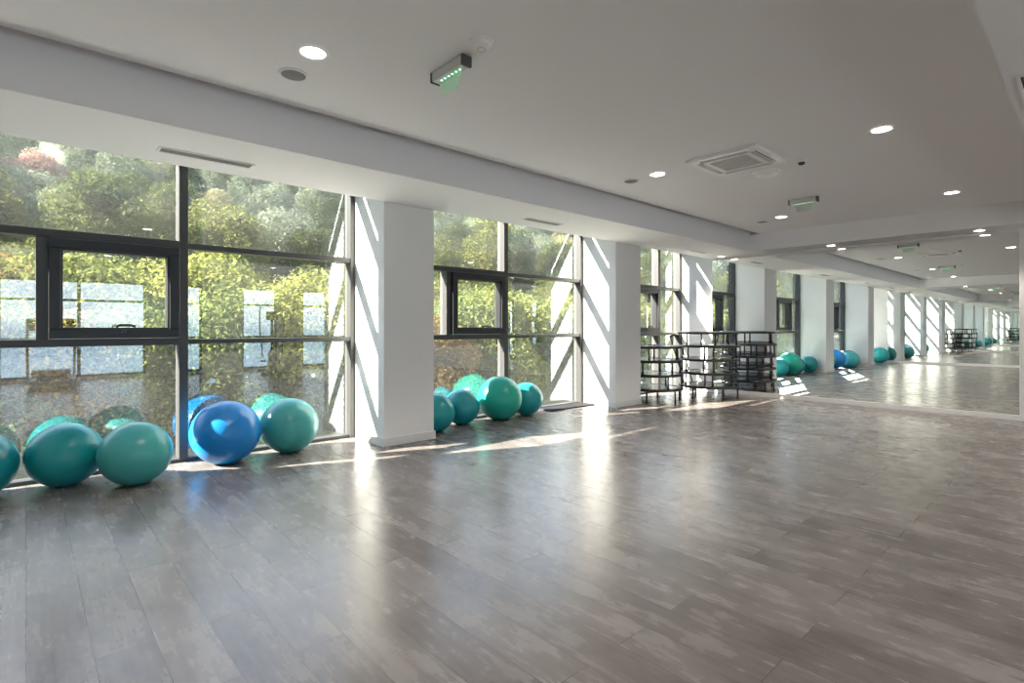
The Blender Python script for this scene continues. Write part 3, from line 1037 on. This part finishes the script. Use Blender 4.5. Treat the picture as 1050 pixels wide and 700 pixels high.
def leaf_cloud(name, mat, clumps, n, size, seed, parent):
    """one crown: leaves scattered over leafy clumps"""
    rg = np.random.default_rng(seed)
    cl = np.array([(c[0], c[1], c[2], c[3]) for c in clumps])
    w = cl[:, 3] ** 2
    idx = rg.choice(len(cl), n, p=w / w.sum())
    d = rg.normal(size=(n, 3))
    d /= np.linalg.norm(d, axis=1)[:, None]
    rad = cl[idx, 3] * (0.55 + 0.5 * rg.random(n) ** 0.6)
    pos = cl[idx, :3] + d * rad[:, None] * np.array([1, 1, 0.78])
    nrm = d * 0.55 + rg.normal(size=(n, 3)) * 0.55 + np.array([0, 0, 0.35])
    nrm /= np.linalg.norm(nrm, axis=1)[:, None]
    a = np.cross(nrm, rg.normal(size=(n, 3)))
    a /= np.linalg.norm(a, axis=1)[:, None]
    b = np.cross(nrm, a)
    s = size * (0.6 + 0.8 * rg.random(n))[:, None]
    fold = nrm * s * 0.18
    V = np.stack([pos - a * s, pos - b * s * 0.48 + fold, pos + a * s, pos + b * s * 0.48 + fold], 1).reshape(-1, 3)
    me = bpy.data.meshes.new(name)
    me.vertices.add(4 * n)
    me.vertices.foreach_set('co', V.ravel())
    me.loops.add(4 * n)
    me.loops.foreach_set('vertex_index', np.arange(4 * n))
    me.polygons.add(n)
    me.polygons.foreach_set('loop_start', np.arange(n) * 4)
    me.update(calc_edges=True)
    ctone = rg.random(len(cl))
    tone = np.clip(0.46 + 0.55 * (ctone[idx] - 0.5) + 0.19 * rg.normal(size=n), 0.02, 0.98)
    at = me.attributes.new('tone', 'FLOAT', 'FACE')
    at.data.foreach_set('value', tone.astype(np.float32))
    me.materials.append(mat)
    o = bpy.data.objects.new(name, me)
    COL.objects.link(o)
    o.parent = parent
    return o


def make_plant(name, kind, h, w, nl, size, seed, trunk_h, bark, nclump=26):
    rg = random.Random(seed)
    r = empty(name)
    clumps = []
    mb = MB()
    lean = (rg.uniform(-0.1, 0.1) * w, rg.uniform(-0.1, 0.1) * w)
    top = Vector((lean[0], lean[1], h * 0.86))
    if trunk_h > 0:
        r0 = 0.022 * h
        mb.tube([(0, 0, -0.3), (lean[0] * 0.2, lean[1] * 0.2, trunk_h * 0.5), (lean[0] * 0.5, lean[1] * 0.5, trunk_h), top], [r0 * 1.3, r0, r0 * 0.8, r0 * 0.2], 8)
    for k in range(nclump):
        u = rg.random()
        z = (trunk_h * 0.75 + (h - trunk_h * 0.75) * u) if trunk_h > 0 else h * (0.08 + 0.86 * u)
        f = (1 - abs(2 * u - 0.75) ** 2 * 0.42) if trunk_h > 0 else (1 - 0.55 * u ** 2)
        a = rg.uniform(0, 2 * PI)
        q = w * 0.5 * max(0.15, f) * math.sqrt(rg.random()) * 0.95
        c = Vector((lean[0] * u + q * math.cos(a), lean[1] * u + q * math.sin(a), z))
        clumps.append((c.x, c.y, c.z, w * rg.uniform(0.13, 0.22)))
        if k % 3 == 0:
            st = Vector((lean[0] * 0.5 * u, lean[1] * 0.5 * u, max(0.0, z * (0.62 if trunk_h > 0 else 0.1))))
            rr = 0.010 * h if trunk_h > 0 else 0.012
            if trunk_h == 0:
                st = Vector((rg.uniform(-0.1, 0.1), rg.uniform(-0.1, 0.1), -0.25))
            mid = st.lerp(c, 0.5) + Vector((0, 0, -0.04 * h))
            mb.tube([st, mid, c], [rr, rr * 0.65, rr * 0.25], 6)
    mb.build('trunk' if trunk_h > 0 else 'stems', bark, r, True)
    leaf_cloud('crown' if trunk_h > 0 else 'foliage', LEAF[kind], clumps, nl, size, seed, r)
    return r


PROTO = {}


def plant(key, x, y, s, rz, label, cat, group):
    """a copy of the plant kind, set on the hillside"""
    name, kind, h, w, nl, size, seed, th, bark, ncl = KINDS[key]
    if key not in PROTO:
        PROTO[key] = o = make_plant(name, kind, h, w, nl, size, seed, th, M[bark], ncl)
    else:
        o = copy_tree(PROTO[key])
    o.location = (x, y, hz(x, y))
    o.rotation_euler = (0, 0, rz)
    o.scale = (s, s, s)
    tag(o, label, cat, group)
    return o


KINDS = {
    'shrub_yg': ('leafy_shrub', 'shrub_yellow_green', 1.9, 2.3, 15000, 0.037, 21, 0, 'bark', 44),
    'shrub_ol': ('leafy_shrub', 'shrub_olive', 1.8, 2.3, 15000, 0.037, 22, 0, 'bark', 44),
    'shrub_dk': ('leafy_shrub', 'shrub_dark', 1.7, 2.4, 15000, 0.037, 23, 0, 'bark', 44),
    'shrub_ru': ('leafy_shrub', 'shrub_russet', 1.7, 2.1, 15000, 0.037, 24, 0, 'bark', 40),
    'tree_yg': ('leafy_tree', 'yellow_green', 4.6, 3.9, 20000, 0.055, 31, 0.9, 'bark', 60),
    'tree_yg2': ('leafy_tree', 'yellow_green', 4.2, 4.2, 20000, 0.055, 36, 0.7, 'bark', 60),
    'tree_ol': ('leafy_tree', 'olive', 4.8, 4.0, 20000, 0.055, 32, 0.9, 'bark', 60),
    'tree_ru': ('leafy_tree', 'russet', 3.8, 3.5, 18000, 0.052, 33, 0.8, 'bark', 54),
    'tree_dk': ('leafy_tree', 'dark', 5.4, 4.0, 20000, 0.060, 34, 0.9, 'bark', 60),
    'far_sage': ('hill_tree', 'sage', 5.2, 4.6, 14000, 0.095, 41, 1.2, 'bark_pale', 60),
    'far_ol': ('hill_tree', 'olive', 5.0, 4.8, 14000, 0.095, 42, 1.2, 'bark', 60),
    'far_dk': ('hill_tree', 'dark', 5.4, 4.4, 14000, 0.090, 46, 1.2, 'bark', 60),
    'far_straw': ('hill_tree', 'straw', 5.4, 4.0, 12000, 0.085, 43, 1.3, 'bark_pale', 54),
    'far_yg': ('hill_tree', 'yellow_green', 4.8, 4.6, 14000, 0.095, 44, 1.1, 'bark', 60),
    'far_rose': ('hill_tree', 'rose', 4.2, 3.8, 12000, 0.085, 45, 1.0, 'bark', 50),
}
WORD = {'yg': 'yellow-green', 'yg2': 'broad yellow-green', 'ol': 'olive green', 'dk': 'dark green', 'ru': 'russet and orange', 'sage': 'haze-paled sage green', 'straw': 'haze-paled straw coloured', 'rose': 'rosy pink'}

# shrubs close to the glass
for (x, y, k, s, where) in (
        (-0.9, 7.3, 'ol', 0.95, 'outside the glass behind the cut-off ball'), (0.15, 7.5, 'ru', 0.82, 'outside behind the dark teal ball'),
        (1.05, 8.1, 'dk', 0.85, 'outside behind the pale teal ball near the mullion'), (1.55, 7.3, 'yg', 0.66, 'outside behind the blue ball'),
        (2.35, 7.5, 'ol', 0.92, 'outside between the blue ball and the nearer pillar'), (3.35, 7.9, 'yg', 1.0, 'outside behind the nearer white pillar'),
        (2.9, 9.0, 'ru', 0.9, 'outside in the second row right of the first mullion'), (1.9, 9.2, 'yg', 1.1, 'outside in the second row behind the blue ball'),
        (4.5, 7.7, 'dk', 0.95, 'outside near the left edge of the second window'), (5.4, 7.2, 'ru', 0.85, 'outside behind the big green ball'),
        (6.4, 7.6, 'ol', 0.98, 'outside behind the tilting sash of the second window'), (7.5, 7.4, 'yg', 1.0, 'outside behind the smallest ball on the right'),
        (8.6, 7.9, 'ol', 1.0, 'outside behind the floor mat'), (9.8, 7.6, 'yg', 1.0, 'outside left in the third window'),
        (11.0, 7.9, 'ol', 1.05, 'outside in the middle of the third window'), (12.4, 8.0, 'yg', 1.05, 'outside right in the third window'),
        (0.3, 9.3, 'yg', 1.05, 'outside in the second row behind the sash'), (-0.8, 9.4, 'ru', 1.1, 'outside in the second row at the left edge')):
    plant('shrub_' + k, x, y + 0.95, s * 1.08, RNG.uniform(0, 6.28), WORD[k] + ' leafy shrub ' + where, 'shrub', 'shrubs close outside the windows')

# trees at the foot of the slope, then rows up the hill
foot = [(-1.6, 12.0, 'ru'), (0.5, 12.6, 'yg'), (2.0, 11.6, 'ru'), (3.3, 12.4, 'yg2'), (4.7, 11.3, 'yg'), (6.4, 12.2, 'ol'), (7.9, 11.2, 'yg2'), (9.6, 11.9, 'ol'), (11.2, 11.0, 'yg'),
        (13.0, 11.8, 'dk'), (14.8, 11.0, 'yg2'), (16.8, 11.5, 'yg'), (18.8, 11.0, 'ol'), (21.0, 11.8, 'yg'), (-3.8, 12.2, 'ol'), (23.5, 12.5, 'ol'),
        (-0.6, 15.5, 'yg2'), (1.7, 15.2, 'ol'), (4.0, 15.7, 'yg'), (6.0, 15.0, 'yg2'), (8.3, 15.6, 'dk'), (10.4, 15.0, 'yg'), (12.7, 15.4, 'ol'), (15.2, 14.8, 'yg2'),
        (17.8, 15.2, 'ol'), (20.4, 15.0, 'yg'), (23.2, 15.6, 'dk'), (26.5, 15.6, 'yg')]
for (x, y, k) in foot:
    row = 'first' if y < 13.5 else 'second'
    plant('tree_' + k, x + RNG.uniform(-0.3, 0.3), y, RNG.uniform(0.44, 0.56) * (1.0 if y < 13.5 else 0.92), RNG.uniform(0, 6.28),
          '%s bushy tree in the %s row at the foot of the slope outside' % (WORD[k], row), 'tree', '%s trees in the %s row outside' % (WORD[k], row))
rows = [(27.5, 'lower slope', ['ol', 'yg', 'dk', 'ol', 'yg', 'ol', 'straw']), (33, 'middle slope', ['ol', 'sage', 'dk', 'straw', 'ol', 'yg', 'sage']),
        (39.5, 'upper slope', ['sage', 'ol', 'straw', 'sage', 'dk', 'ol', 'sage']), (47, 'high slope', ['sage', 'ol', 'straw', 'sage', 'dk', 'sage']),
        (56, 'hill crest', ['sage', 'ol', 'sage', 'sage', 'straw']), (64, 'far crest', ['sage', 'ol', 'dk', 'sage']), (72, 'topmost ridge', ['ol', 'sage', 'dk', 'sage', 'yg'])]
rose_done = False
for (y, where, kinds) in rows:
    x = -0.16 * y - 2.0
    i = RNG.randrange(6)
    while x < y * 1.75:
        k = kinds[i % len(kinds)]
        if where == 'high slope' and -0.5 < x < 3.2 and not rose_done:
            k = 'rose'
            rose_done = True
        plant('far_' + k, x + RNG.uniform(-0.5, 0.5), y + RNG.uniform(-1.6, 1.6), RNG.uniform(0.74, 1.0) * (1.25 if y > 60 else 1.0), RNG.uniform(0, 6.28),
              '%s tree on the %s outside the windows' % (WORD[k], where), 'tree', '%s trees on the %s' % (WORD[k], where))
        x += RNG.uniform(3.7, 4.7) * (1 + (y - 28) * 0.008)
        i += 1
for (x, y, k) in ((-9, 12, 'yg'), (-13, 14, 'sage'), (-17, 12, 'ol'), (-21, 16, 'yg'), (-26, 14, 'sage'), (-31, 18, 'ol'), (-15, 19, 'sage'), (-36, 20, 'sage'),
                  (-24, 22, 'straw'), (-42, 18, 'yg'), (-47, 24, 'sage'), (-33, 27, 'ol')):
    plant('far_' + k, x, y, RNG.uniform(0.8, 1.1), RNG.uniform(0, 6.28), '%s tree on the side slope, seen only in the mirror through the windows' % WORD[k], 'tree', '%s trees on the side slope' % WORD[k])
